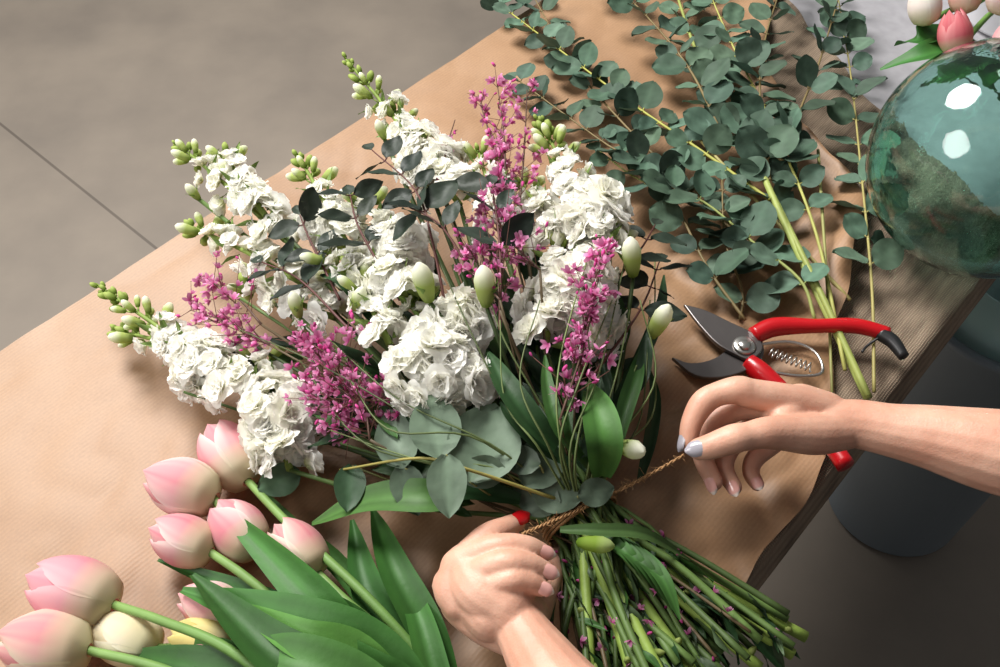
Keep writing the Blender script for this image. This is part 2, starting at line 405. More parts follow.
# large buds
def lbud(px,py,h,dx,dy,L=.034,dz=.02):
    p=A(px,py,h); q=A(px+dx,py+dy,h+dz); d=nrm(q-p); stem(p); place(flo,BUD_L,p,zbasis(d),L)
    for k in range(4):
        a=zbasis(d); place(fol,LEAF_L[k%2],p,basis(d*1.2+a[:,0]*.45,a[:,0]*-1),L*.75,C(120,150,70))
lbud(487,308,.14,-3,-30,.031); lbud(430,303,.14,-8,-28,.031); lbud(633,278,.12,-2,-30,.031); lbud(650,338,.10,14,-24,.030)
lbud(618,445,.09,28,8,.028); lbud(300,318,.10,-8,-25,.022); lbud(352,312,.12,12,-26,.022); lbud(232,180,.08,-15,-25,.020)
lbud(385,140,.12,-10,-25,.018); lbud(200,200,.07,-18,-20,.018)
# pink sprigs
def sprig(base,tip,n,spread=.02,dens=1.0,bs=.0058,white=0,tomain=True):
    b,t=A(*base),A(*tip)
    if tomain: stem(b,r=.0012,col=C(88,74,50))
    tube(stm,[b,(b+t)/2+rv(.006),t],.0010,.0004,n=10,seg=4,col=C(96,70,58))
    ax=nrm(t-b); L=np.linalg.norm(t-b)
    for k in range(int(n*.85)):
        q=rng.uniform(.02,1); p=b+(t-b)*q; dd=nrm(ax*.9+rv(.8)); l=rng.uniform(.3,1.2)*spread*(1.2-.6*q)
        e=p+dd*l*1.9
        tube(pnk,[p,e],.0004,.00025,n=2,seg=3,col=C(130,90,80))
        for j in range(rng.randint(1,3)):
            x=p+(e-p)*rng.uniform(.35,1.05)+rv(.0015)
            if rng.random()<.65: place(pnk,rng.choice(BLO),x,zbasis(dd+rv(.8)),bs*rng.uniform(.6,1.2),rng.uniform(.8,1.1))
            else: place(pnk,BUD_P,x,zbasis(dd+rv(.8)),bs*rng.uniform(.6,1.1),rng.uniform(.75,1.25))
sprig((505,215,.13),(497,82,.13),56,.018); sprig((515,190,.13),(478,95,.12),24,.016); sprig((520,200,.13),(527,90,.12),24,.016)
sprig((500,310,.15),(505,190,.15),60,.024); sprig((540,270,.15),(480,215,.15),26,.022); sprig((500,300,.155),(470,250,.15),22,.02)
sprig((270,345,.08),(190,310,.06),48,.020); sprig((262,325,.08),(205,278,.07),28,.018)
sprig((400,450,.09),(310,345,.10),62,.022); sprig((390,400,.11),(320,400,.10),38,.022); sprig((370,440,.10),(345,350,.11),30,.022); sprig((340,360,.1),(300,335,.09),16,.016)
sprig((560,420,.13),(605,240,.16),74,.014); sprig((575,400,.13),(590,300,.15),28,.016)
sprig((440,190,.13),(455,120,.13),8,.012); sprig((420,420,.1),(375,395,.1),24,.018)
# thin arching bare twigs
for (a,b_,c) in [((600,450,.09),(650,330,.10),(655,260,.08)),((610,450,.09),(655,380,.10),(640,300,.12)),((450,470,.09),(360,440,.10),(300,360,.09)),
                 ((520,430,.11),(470,330,.14),(430,240,.15)),((560,440,.1),(500,330,.14),(480,240,.15)),((480,460,.1),(330,370,.11),(240,330,.09)),((590,470,.08),(650,420,.08),(655,360,.08)),
                 ((560,440,.12),(560,360,.14),(590,250,.15)),((550,450,.12),(520,380,.14),(540,300,.15)),((570,450,.12),(600,370,.13),(625,260,.13)),((500,450,.11),(400,400,.12),(330,340,.11)),
                 ((560,450,.12),(580,380,.14),(612,300,.14)),((540,450,.12),(505,400,.13),(500,320,.15)),((500,470,.1),(420,460,.1),(330,430,.09)),
                 ((600,470,.08),(640,420,.09),(650,300,.11)),((590,460,.1),(615,380,.12),(630,310,.12)),((575,460,.11),(590,370,.13),(580,280,.15)),((480,440,.115),(390,430,.12),(350,380,.11))]:
    tube(stm,[BP,A(*a),A(*b_),A(*c)],.0010,.0005,n=20,seg=4,col=C(104,120,70)*rng.uniform(.5,1.2))
# eucalyptus / leaf helpers
def euc(mb,pts,ls=.028,sp=.03,col=C(92,116,98),r=.0016,scol=C(120,104,66),sh=LEAF_R,start=.0,var=.25,tilt=.5,spr=1.0,taper=.30):
    P=tube(mb,[A(*p) for p in pts],r,r*.45,n=30,seg=6,col=scol,m=1)
    Ls=[0]
    for i in range(1,30): Ls.append(Ls[-1]+np.linalg.norm(P[i]-P[i-1]))
    tot=Ls[-1]; d=tot*start; k=0
    while d<tot:
        i=min(28,int(np.searchsorted(Ls,d))); i=max(1,i); p=P[i-1]+(P[i]-P[i-1])*((d-Ls[i-1])/(Ls[i]-Ls[i-1]+1e-9)); t=nrm(P[i]-P[i-1])
        sd=nrm(np.cross(t,[0,0,1])); 
        for sg in (-1,1):
            ang=rng.uniform(-.9,.9)*tilt+(.9 if k%2 else -.15)*sg*tilt
            side=sd*sg*math.cos(ang)+np.cross(sd,t)*abs(math.sin(ang))*(1 if rng.random()<.8 else -1)
            dirn=nrm(side*spr+t*rng.uniform(.1,.8)+rv(.2))
            s=ls*(1-taper*d/tot)*rng.uniform(1-var,1+var)
            p0=p+dirn*.003; 
            if p0[2]+dirn[2]*s<T+.010: dirn[2]=abs(dirn[2])*.3+.05; 
            nz=nrm(np.array([0,0,1.])+rv(.65)+t*.2)
            tube(mb,[p,p0+dirn*.001],.0007,n=2,seg=4,col=scol,m=1)
            place(mb,rng.choice(sh),p0,basis(dirn,nz),s,col*rng.uniform(.6,1.3)*np.array([rng.uniform(.92,1.08),1,rng.uniform(.93,1.07)]))
        d+=sp*rng.uniform(.75,1.2)*(1-.35*d/tot); k+=1
    dirn=nrm(P[-1]-P[-2]); place(mb,sh[0],P[-1],basis(dirn,[0,0,1]),ls*.45,col*1.2)
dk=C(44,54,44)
for pts in [((450,330,.13),(432,240,.155),(415,190,.16),(372,150,.15)),((500,330,.14),(500,250,.16),(492,185,.16)),
            ((400,300,.13),(360,230,.14),(350,195,.14)),((350,330,.11),(300,280,.11),(262,262,.10)),
            ((600,300,.12),(640,250,.12),(655,225,.11)),((590,380,.11),(640,310,.11),(660,260,.09)),
            ((470,270,.15),(440,225,.16),(405,205,.16)),((340,300,.11),(310,240,.12),(300,215,.12))]:
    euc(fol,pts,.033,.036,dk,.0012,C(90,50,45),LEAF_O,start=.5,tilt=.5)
def leaf(px,py,h,dx,dy,L,col,sh=0,dz=0,set_=LEAF_D,tiltv=(0,-.6,1)):
    p=A(px,py,h); q=A(px+dx,py+dy,h+dz); place(fol,set_[sh],p,basis(q-p,nrm(np.array(tiltv)+rv(.15))),L,col)
    tube(fol,[p,p*.75+BP*.25+np.array([0,0,-.012])],.0009,n=2,seg=4,col=C(120,120,70),m=1)
sg=C(116,136,114)
leaf(440,458,.11,-8,-52,.046,sg,0,.012); leaf(470,482,.10,22,-60,.058,sg*1.0,2,.012); leaf(446,455,.12,2,48,.040,sg*.9,1,-.01); leaf(405,468,.09,-16,-52,.046,sg*.8,1,.01)
leaf(525,486,.09,22,-34,.038,sg*.7,2,.01); leaf(532,490,.085,34,6,.034,sg*.65,0); leaf(578,496,.085,26,-6,.026,sg*.6,0); leaf(505,470,.10,-26,2,.034,sg*.75,1)
leaf(300,472,.045,-20,8,.032,C(84,110,84),0); leaf(400,465,.09,14,38,.036,sg*.75,1,-.01); leaf(540,465,.1,-30,-8,.030,sg*.55,1); leaf(352,466,.07,-4,34,.034,C(60,86,60),1)
leaf(560,505,.08,-30,-10,.034,sg*.55,0)
tube(fol,[A(560,500,.08),A(470,470,.11),A(420,458,.105),A(340,470,.07)],.0014,.0009,n=16,seg=5,col=C(160,150,80),m=1)
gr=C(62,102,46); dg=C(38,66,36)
def rib(pts,w,col,**k): ribbon(fol,[A(*p) for p in pts],w,col=col,**k)
rib([(602,476,.09),(604,445,.12),(598,412,.125),(588,382,.115)],.025,C(70,112,50),fold=.4,up=(0,-.3,1))
rib([(556,448,.11),(530,420,.125),(505,385,.13),(488,352,.12)],.019,C(42,72,38),fold=.45)
rib([(570,465,.10),(540,445,.11),(515,420,.115),(500,402,.11)],.013,dg,fold=.4)
rib([(612,460,.09),(625,410,.10),(636,375,.10),(640,350,.09)],.013,gr*.8,fold=.5)
rib([(470,500,.06),(430,498,.085),(370,500,.07),(312,524,.04)],.025,C(72,108,52),fold=.3)
rib([(520,500,.08),(470,490,.085),(430,496,.08),(395,510,.06)],.018,dg*1.2,fold=.3)
rib([(590,450,.09),(640,360,.09),(660,310,.08),(664,275,.06)],.011,dg*.9,fold=.3)
rib([(590,470,.09),(560,430,.12),(548,390,.125),(545,355,.12)],.011,gr*.8,fold=.4)
rib([(380,330,.11),(360,300,.12),(340,280,.12),(320,275,.11)],.012,dg*1.1)
rib([(640,480,.05),(650,440,.06),(655,400,.07),(650,370,.07)],.010,dg,fold=.3)
heads=[(435,350),(570,300),(280,330),(350,260),(400,240),(480,260),(530,230),(600,260),(330,400),(500,330),(620,330),(540,350),(250,370)]
for k in range(230):
    hx,hy=rng.choice(heads); f=rng.uniform(.22,.92)
    px=583+(hx-583)*f+rng.gauss(0,16); py=515+(hy-515)*f+rng.gauss(0,14)
    h=rng.uniform(.02,.10)*(.5+.5*(1 if px>330 else .6)); d=nrm(A(hx,hy,h+.02)-A(583,515,.05))
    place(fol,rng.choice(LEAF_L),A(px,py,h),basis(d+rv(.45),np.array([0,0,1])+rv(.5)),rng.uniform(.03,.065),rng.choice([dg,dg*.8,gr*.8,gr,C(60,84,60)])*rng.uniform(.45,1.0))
for k in range(34):
    hx,hy=rng.choice(heads); stem(A(hx+rng.gauss(0,25),hy+rng.gauss(0,25),rng.uniform(.04,.1)),.0017)
for (ex,ey,eh) in [(806,637,.02),(793,655,.03),(700,682,.05),(640,700,.05),(590,700,.055),(668,690,.06),(760,668,.035)]:
    c=C(142,168,76); e=A(ex,ey,eh); m_=BP*.5+e*.5+np.array([0,0,.004]); 
    tube(stm,[BP+ax_u*.012+rv(.006),m_,e],.0030,.0042,n=14,seg=8,col=c*.6,col1=c*1.1)
    for q in (.55,.8,.93):
        p=BP+(e-BP)*q; place(flo,BUD_G,p,zbasis(rv()+np.array([0,0,.6])),.010,.8)
for B_,e in stem_ends:
    for k in range(6):
        q=rng.uniform(.12,.95); p=B_+(e-B_)*q; d=axis_dir+rv(.5)
        if rng.random()<.55: place(fol,rng.choice(LEAF_L),p,basis(d,rv()+np.array([0,0,.8])),rng.uniform(.015,.04),rng.choice([dg,gr*.9,C(74,94,62)])*rng.uniform(.45,1.0))
        elif rng.random()<.6: place(pnk,BUD_P if rng.random()<.5 else rng.choice(BLO),p+rv(.004)+np.array([0,0,.003]),zbasis(rv()),.0046,rng.uniform(.35,.75))
for k in range(6):
    rib([(590+k*7,525+k*3,.07),(615+k*9,545+k*6,.085),(640+k*8,570+k*10,.075)],.010,gr*rng.uniform(.6,1.0),fold=.4)
place(flo,BUD_L,A(576,542,.09),zbasis(A(612,546,.09)-A(576,542,.09)),.024,np.array([.55,.68,.32]))
rib([(560,530,.09),(600,531,.09),(645,535,.08),(690,560,.05)],.010,C(66,92,48),fold=.4)
flo.finish('white_stock_blooms',[M_wpet],bouquet); fol.finish('foliage',[M_leaf,M_stem],bouquet); stm.finish('stems',[M_stem],bouquet); pnk.finish('pink_sprigs',[M_pet],bouquet)
# twine
tw=MB(); tcn=C(168,128,86)
pts=[]
for k in range(60):
    a=k/59*2*math.pi*4; q=(k/59-.5)*.010
    pts.append(BP+axis_dir*(q-.004)+ax_s*.0285*math.cos(a)+ax_u*.0245*math.sin(a))
tube(tw,pts,.0011,n=180,seg=5,col=tcn)
def twine(P0,P1,sag):
    n=90; c=[]
    for ph in (0,math.pi):
        c=[]
        for i in range(n):
            q=i/(n-1); p=P0+(P1-P0)*q+np.array([0,0,-sag*math.sin(math.pi*q)]); a=q*50+ph
            d=nrm(P1-P0); s1=nrm(np.cross(d,[0,0,1])); u1=np.cross(s1,d); c.append(p+s1*.0006*math.cos(a)+u1*.0006*math.sin(a))
        tube(tw,c,.0007,n=n,seg=5,col=tcn)
    for k in range(90):
        p=P0+(P1-P0)*rng.random()+np.array([0,0,0]); tube(tw,[p,p+rv(.005)],.00016,n=2,seg=3,col=tcn*1.1)
twine(BP+ax_u*.026-ax_s*.004,A(684,455,.088),.002); twine(A(522,534,.078),BP+ax_u*.027,0)
tw.finish('twine',[plain('jute_twine',tcn,.9)],bouquet)

# ------------------------------------------------------------ TULIPS
def tulip(fl,st,hp,dirpx,L,seed,stem_pts,pink=None,white=None):
    kw={}
    if pink is not None: kw['pink']=pink
    if white is not None: kw['white']=white
    tpl=t_tulip(seed,**kw)
    p=A(*hp); q=A(hp[0]+dirpx[0],hp[1]+dirpx[1],hp[2]+(dirpx[2] if len(dirpx)>2 else 0)); d=nrm(q-p)
    place(fl,tpl,p,zbasis(d),L)
    tube(st,[p+d*.004]+[A(*s) for s in stem_pts],.0030,.0036,n=22,seg=8,col=C(124,156,84),col1=C(90,130,60))
tulips=empty('tulip_bunch'); tf=MB(); ts=MB(); tl=MB()
pk=C(232,132,148); pl=C(248,206,208); yl=C(246,228,186)
tulip(tf,ts,(248,482,.035),(-25,-38),.058,1,[(290,525,.045),(370,600,.055),(450,690,.045)],pk)
tulip(tf,ts,(217,498,.04),(-48,-16),.056,2,[(262,560,.035),(350,620,.035),(420,700,.03)],C(236,150,162))
tulip(tf,ts,(212,552,.035),(-48,-20),.048,3,[(250,580,.04),(320,640,.035),(400,720,.03)],C(232,136,150))
tulip(tf,ts,(258,552,.035),(-32,-36),.050,4,[(290,585,.04),(350,630,.045),(430,720,.04)],pk)
tulip(tf,ts,(318,574,.045),(-34,-40),.048,5,[(345,600,.05),(390,640,.05),(450,710,.04)],C(230,138,150),C(248,242,222))
tulip(tf,ts,(115,605,.04),(-66,-22),.062,6,[(160,620,.055),(230,650,.07),(320,720,.07)],C(236,156,170),pl)
tulip(tf,ts,(90,650,.04),(-66,-8),.060,7,[(150,665,.05),(220,690,.06)],C(234,144,158),C(242,240,212))
tulip(tf,ts,(158,650,.03),(-56,-22),.048,8,[(190,652,.04),(260,690,.05)],yl,C(250,244,228))
tulip(tf,ts,(240,615,.03),(-46,-14),.044,9,[(280,630,.03),(350,680,.03)],C(236,150,160))
tulip(tf,ts,(232,652,.03),(-46,-14),.044,10,[(280,665,.03),(350,720,.03)],C(236,218,130),C(246,232,170))
tulip(tf,ts,(248,682,.04),(-46,-14),.048,11,[(290,700,.03),(350,740,.03)],C(228,120,138))
tg=C(56,100,42)
def trib(pts,w,col,**k): ribbon(tl,[A(*p) for p in pts],w,col=col*rng.uniform(.85,1.12),n=24,**k)
trib([(420,740,.03),(345,640,.055),(300,585,.06),(220,506,.045)],.030,tg*1.15,fold=.45,twist=.35)
trib([(440,740,.05),(380,665,.065),(300,625,.07),(182,590,.045)],.040,tg*1.3,fold=.35)
trib([(440,780,.05),(350,700,.07),(270,650,.075),(192,575,.055)],.036,tg*.8,fold=.5,twist=-.3)
trib([(460,740,.03),(430,640,.045),(395,570,.05),(372,508,.03)],.025,tg*.85,fold=.5)
trib([(440,740,.03),(405,650,.035),(368,590,.04),(352,520,.03)],.026,C(50,92,40),fold=.5)
trib([(430,730,.05),(360,660,.07),(300,640,.075),(238,604,.06)],.028,C(84,132,58),fold=.4)
trib([(400,780,.04),(300,700,.06),(200,668,.06),(115,655,.03)],.030,tg*.8,fold=.4)
trib([(440,780,.05),(370,700,.075),(300,662,.08),(236,650,.06)],.038,C(70,116,50),fold=.35)
trib([(410,720,.02),(330,640,.03),(260,600,.035),(158,560,.02)],.020,C(50,94,42),fold=.5)
trib([(450,730,.02),(350,580,.025),(300,535,.03),(262,490,.025)],.015,C(76,124,58),fold=.4)
trib([(455,780,.05),(405,700,.065),(365,670,.07),(275,606,.055)],.030,tg*1.0,fold=.4,twist=.2)
trib([(380,780,.04),(270,700,.06),(220,660,.06),(170,645,.03)],.028,tg*.9,fold=.4)
trib([(470,760,.04),(440,690,.05),(420,620,.05),(398,560,.03)],.020,tg*1.1,fold=.5)
trib([(430,740,.05),(370,640,.06),(320,600,.055),(262,535,.05)],.020,tg*.9,fold=.5,twist=.3)
tf.finish('tulip_heads',[M_pet],tulips); ts.finish('tulip_stems',[M_stem],tulips); tl.finish('tulip_leaves',[M_leaf],tulips)

# ------------------------------------------------------------ EUCALYPTUS pile
eu=MB(); ec=C(84,108,90); ys=C(150,160,84)
euc(eu,[(868,396,.015),(812,275,.03),(750,150,.03),(700,60,.025),(672,-20,.02)],.034,.038,ec,.0034,ys,start=.42)
euc(eu,[(770,200,.03),(700,150,.03),(620,95,.025),(500,5,.015)],.032,.030,ec,.0018,C(170,170,80))
euc(eu,[(765,260,.02),(700,200,.025),(620,120,.025),(570,60,.015),(530,-10,.015)],.031,.036,ec*.85,.0016)
euc(eu,[(745,320,.02),(706,265,.025),(660,180,.03),(600,140,.025),(515,78,.015)],.030,.032,ec*.75,.0016,start=.12)
euc(eu,[(845,370,.02),(815,230,.03),(770,120,.035),(730,40,.035),(700,-30,.03)],.034,.035,ec*1.0,.0018,C(168,168,90),start=.30)
euc(eu,[(874,392,.01),(872,290,.025),(862,180,.03),(850,70,.03),(835,-20,.03)],.035,.040,ec,.0016,C(160,150,90),tilt=.5,start=.22)
euc(eu,[(815,320,.02),(800,280,.03),(750,240,.03),(700,200,.035),(640,180,.03),(598,150,.025)],.034,.036,ec*1.05,.0017,C(150,160,90),start=.12)
euc(eu,[(770,180,.035),(760,100,.04),(765,40,.04),(790,-40,.035)],.032,.033,ec*.9,.0016)
euc(eu,[(720,130,.035),(690,70,.035),(650,20,.035),(600,-30,.03)],.032,.034,ec*.85,.0016)
euc(eu,[(780,160,.04),(800,110,.04),(820,60,.04),(838,0,.04)],.030,.040,ec*.8,.0016)
euc(eu,[(740,320,.01),(742,290,.02),(725,240,.03),(722,180,.035)],.030,.036,ec*.9,.0016,start=.1)
tube(eu,[A(752,150,.035),A(790,235,.03),A(868,398,.012)],.003,.004,n=20,seg=8,col=C(158,170,92),m=1)
tube(eu,[A(700,140,.03),A(770,215,.02),A(850,300,.012)],.0016,.002,n=16,seg=6,col=C(170,160,100),m=1)
tube(eu,[A(832,395,.006),A(828,300,.02),A(818,150,.04)],.0012,.0016,n=16,seg=6,col=C(150,150,90),m=1)
eu.finish('eucalyptus_branches',[M_euc,M_stem])

# ------------------------------------------------------------ SECATEURS
sec=empty('pruning_shears')
def extr(name,poly,h0,h1,m,bev=.0008):
    V=[at(*p,h0) for p in poly]+[Vector((at(*p,h0).x,at(*p,h0).y,T+h1)) for p in poly]; n=len(poly)
    o=quad_obj(name,V,[tuple(range(n))[::-1],tuple(range(n,2*n))]+[(i,(i+1)%n,n+(i+1)%n,n+i) for i in range(n)],m,sec)
    b=o.modifiers.new('b','BEVEL'); b.width=bev; b.segments=2; b.limit_method='ANGLE'
    return o
def smoothpoly(p,n=40):
    q=catmull([(x,y,0) for x,y in p+[p[0]]],n); return [(a[0],a[1]) for a in q[:-1]]
steel=plain('blade_steel',(.16,.145,.14),.38,.85,.2,60); bright=plain('bright_steel',(.5,.48,.45),.3,.9)
red=plain('red_grip',C(186,10,22),.35,0,**{'Coat_Weight':.25}); blk=plain('black_plastic',(.012,.012,.013),.4)
extr('cutting_blade',smoothpoly([(683,307),(705,313),(728,324),(752,336),(762,350),(750,362),(733,356),(716,346),(699,328)]),.020,.024,steel)
extr('anvil_blade',smoothpoly([(671,360),(690,366),(712,362),(732,348),(745,334),(760,340),(762,360),(748,372),(722,380),(694,378)]),.015,.0195,steel)
sm=MB(); gc=np.array([.5,.45,.4])
def disc(p,r,h,mb,seg=24):
    V=[];c=np.array(p)
    for rr,z in ((r,0),(r,h),(r*.85,h+.0008),(.0001,h+.0008)):
        for k in range(seg): a=2*math.pi*k/seg; V.append(c+np.array([rr*math.cos(a),rr*math.sin(a),z]))
    mb.add(V,gridfaces(4,seg,True),gc)
disc(A(744,346,.024),.0095,.0015,sm); disc(A(744,346,.0258),.0055,.0025,sm,6)
hx=[]
for k in range(120):
    q=k/119; p=A(770,352,.02)*(1-q)+A(812,368,.02)*q; a=q*2*math.pi*9; d=nrm(A(812,368,.02)-A(770,352,.02)); s1=nrm(np.cross(d,[0,0,1])); hx.append(p+s1*.0038*math.cos(a)+np.array([0,0,1])*.0038*math.sin(a))
tube(sm,hx,.0007,n=260,seg=5,col=gc)
tube(sm,[A(755,345,.02),A(790,342,.02),A(815,352,.02),A(822,372,.02),A(800,376,.02),A(770,372,.02)],.0014,n=24,col=gc)
sm.finish('pivot_and_spring',[bright],sec)
hm=MB()
tube(hm,[A(753,336,.022),A(775,327,.024),A(815,326,.026),A(855,326,.026),A(888,334,.024)],0,n=30,seg=14,col=[1,0,0],radii=[.0075,.0082,.0062,.0066,.0060],flat=1.05)
tube(hm,[A(748,362,.018),A(762,374,.018),A(790,398,.017),A(822,432,.017),A(846,466,.017)],0,n=30,seg=14,col=[1,0,0],radii=[.0075,.009,.0065,.0068,.0072],flat=1.05)
hm.finish('handles',[red],sec)
bm2=MB(); tube(bm2,[A(880,333,.024),A(893,342,.024),A(904,357,.023)],0,n=12,seg=12,col=[0,0,0],radii=[.0065,.0060,.0045]); tube(bm2,[A(884,334,.026),A(868,345,.02),A(862,352,.02)],.0012,n=8,col=[0,0,0])
bm2.finish('handle_cap',[blk],sec)

# ------------------------------------------------------------ GLASS demijohn, buckets
def lathe(name,prof,c,m,seg=64,parent=None):
    V=[];
    for r,z in prof:
        for k in range(seg): a=2*math.pi*k/seg; V.append((c[0]+r*math.cos(a),c[1]+r*math.sin(a),c[2]+z))
    return quad_obj(name,V,gridfaces(len(prof),seg,True),m,parent,True)
gl=plain('green_glass',(.66,.90,.84),.01,0,.6,30,**{'Transmission_Weight':1.0,'IOR':1.46})
vc=at(990,163,.10); R=.102; prof=[]
for i in range(3,44):
    a=-math.pi/2+math.pi*i/48; prof.append((R*math.cos(a),R+R*math.sin(a)))
prof=[(.0001,.006),(.02,.004)]+[p for p in prof if p[0]>.021]
rt,zt=prof[-1]; prof+=[(.024,zt+.006),(.021,zt+.02),(.021,zt+.05),(.026,zt+.053),(.026,zt+.060),(.018,zt+.060)]
inn=[(.018,zt+.02),(.020,zt+.002)]
for i in range(42,3,-1):
    a=-math.pi/2+math.pi*i/48; inn.append(((R-.0035)*math.cos(a),R+(R-.0035)*math.sin(a)))
inn=[p for p in inn if p[0]>.015]+[(.0001,.009)]
lathe('glass_demijohn',prof+inn,(vc.x,vc.y,T+.001),gl)
fb=plain('grey_plastic',C(122,132,140),.5,0,.05,30)
fx,fy=.64,.255
lathe('floor_bucket',[(.0001,.002),(.10,.002),(.105,.01),(.125,.50),(.132,.502),(.132,.512),(.122,.512),(.102,.02),(.0001,.02)],(fx,fy,0),fb)
aq=plain('aqua_glass',C(186,222,218),.1,0,**{'Transmission_Weight':.2,'IOR':1.4})
lathe('glass_cylinder_vase',[(.0001,.0),(.09,.0),(.094,.01),(.108,.22),(.105,.22),(.09,.012),(.0001,.01)],(fx,fy,.36),aq)
# white bucket w tulips on table
tb2=empty('bucket_of_tulips'); bc=at(1010,18,0)
wbm=plain('white_enamel',C(225,225,228),.35)
lathe('bucket',[(.0001,.001),(.055,.001),(.058,.006),(.068,.12),(.071,.121),(.071,.125),(.066,.125),(.056,.008),(.0001,.006)],(bc.x,bc.y,T+.001),wbm,parent=tb2)
f2=MB();s2=MB();l2=MB(); c0=np.array([bc.x,bc.y,T])
for k,(px,py,h,dx,dy,pc,wc_) in enumerate([(926,26,.15,-2,-30,C(250,238,230),C(252,248,240)),(957,54,.14,-3,-30,C(222,104,116),C(240,170,170)),(964,14,.16,2,-30,C(234,140,150),None),(1005,60,.15,5,-20,C(236,160,168),None),(1000,15,.17,5,-25,C(240,200,205),None),(940,-20,.16,0,-20,pk,None)]):
    p=A(px,py,h); d=nrm(A(px+dx,py+dy,h+.02)-p); place(f2,t_tulip(30+k,pink=pc,**({} if wc_ is None else {'white':wc_})),p,zbasis(d),.038)
    tube(s2,[p+d*.003,(p+c0)/2+np.array([0,0,.03]),c0+rv(.02)*np.array([1,1,0])+np.array([0,0,.02])],.003,n=12,col=C(118,158,78))
for k in range(16):
    a=k*2.4; o=np.array([math.cos(a),math.sin(a),0]); ribbon(l2,[c0+o*.02+np.array([0,0,.03]),c0+o*.045+np.array([0,0,.12]),c0+o*.075+np.array([0,0,.15]),c0+o*(.12+.01*(k%3))+np.array([0,0,.14])],.030,up=-o+np.array([0,0,.5]),col=C(48,96,42))
for (x0,y0,x1,y1,x2,y2) in [(975,40,935,52,880,70),(970,30,925,38,895,46),(985,50,950,75,915,88),(990,45,965,70,975,88),(1000,60,990,80,1000,100)]:
    ribbon(l2,[A(x0,y0,.11),A(x1,y1,.14),A(x2,y2,.12)],.026,col=C(56,106,46)*rng.uniform(.7,1.1),fold=.4)
f2.finish('tulip_heads',[M_pet],tb2); s2.finish('tulip_stems',[M_stem],tb2); l2.finish('tulip_leaves',[M_leaf],tb2)

# ------------------------------------------------------------ PERSON: ARMS & HANDS
person=empty('person')
msk,nt,b=mat('skin')
n1=N(nt,'ShaderNodeTexNoise'); n1.inputs['Scale'].default_value=35; n1.inputs['Detail'].default_value=6; tc=N(nt,'ShaderNodeTexCoord'); nt.links.new(tc.outputs['Object'],n1.inputs['Vector'])
rp=N(nt,'ShaderNodeValToRGB'); rp.color_ramp.elements[0].position=.3; rp.color_ramp.elements[0].color=(*C(200,146,122),1); rp.color_ramp.elements[1].position=.7; rp.color_ramp.elements[1].color=(*C(218,172,148),1)
nt.links.new(n1.outputs[0],rp.inputs[0]); nt.links.new(rp.outputs[0],b.inputs['Base Color'])
b.inputs['Roughness'].default_value=.48; b.inputs['Subsurface Weight'].default_value=.15; b.inputs['Subsurface Radius'].default_value=(1,.4,.25); b.inputs['Subsurface Scale'].default_value=.003
vo=N(nt,'ShaderNodeTexVoronoi'); vo.inputs['Scale'].default_value=700; nt.links.new(tc.outputs['Object'],vo.inputs['Vector'])
bb=N(nt,'ShaderNodeBump'); bb.inputs['Strength'].default_value=.18; bb.inputs['Distance'].default_value=.0005; nt.links.new(vo.outputs['Distance'],bb.inputs['Height'])
b6=N(nt,'ShaderNodeBump'); b6.inputs['Strength'].default_value=.22; b6.inputs['Distance'].default_value=.002; n6=N(nt,'ShaderNodeTexNoise'); n6.inputs['Scale'].default_value=110; n6.inputs['Detail'].default_value=3; nt.links.new(tc.outputs['Object'],n6.inputs['Vector']); nt.links.new(n6.outputs[0],b6.inputs['Height']); nt.links.new(bb.outputs[0],b6.inputs['Normal'])
nt.links.new(b6.outputs[0],b.inputs['Normal'])
def J(px,py,h,r): return (A(px,py,h),r)
def seg_fast(mb,js,seg=16):
    n=len(js)*8; P=catmull([p for p,_ in js],n); R=[x[0] for x in catmull([[r,0,0] for _,r in js],n)]
    t0=nrm(P[0]-P[1]); t1=nrm(P[-1]-P[-2]); PP=[];RR=[]
    for k in range(6): a=math.pi/2*k/6; PP.append(P[0]+t0*R[0]*math.cos(a)); RR.append(max(.0002,R[0]*math.sin(a)))
    PP+=P; RR+=R
    for k in range(5,-1,-1): a=math.pi/2*k/6; PP.append(P[-1]+t1*R[-1]*math.cos(a)); RR.append(max(.0002,R[-1]*math.sin(a)))
    V=[]; a_=None
    for i in range(len(PP)):
        t=nrm(PP[min(i+1,len(PP)-1)]-PP[max(i-1,0)])
        if a_ is None: a_=nrm(np.cross(t,[0,0,1] if abs(t[2])<.9 else [1,0,0]))
        a_=nrm(a_-t*np.dot(a_,t)); bq=np.cross(t,a_)
        for k in range(seg): th=2*math.pi*k/seg; V.append(PP[i]+RR[i]*(math.cos(th)*a_+math.sin(th)*bq))
    f=gridfaces(len(PP),seg,True); f.append(tuple(range(seg))[::-1]); f.append(tuple((len(PP)-1)*seg+k for k in range(seg)))
    mb.add(V,f,np.ones(3))
def body_obj(name,chains,m=None,vox=.0011,it=10):
    mb=MB()
    for c in chains: seg_fast(mb,c)
    o=mb.finish(name,[m or msk],person)
    r=o.modifiers.new('r','REMESH'); r.mode='VOXEL'; r.voxel_size=vox; r.use_smooth_shade=True
    s=o.modifiers.new('s','SMOOTH'); s.factor=.5; s.iterations=it
    return o
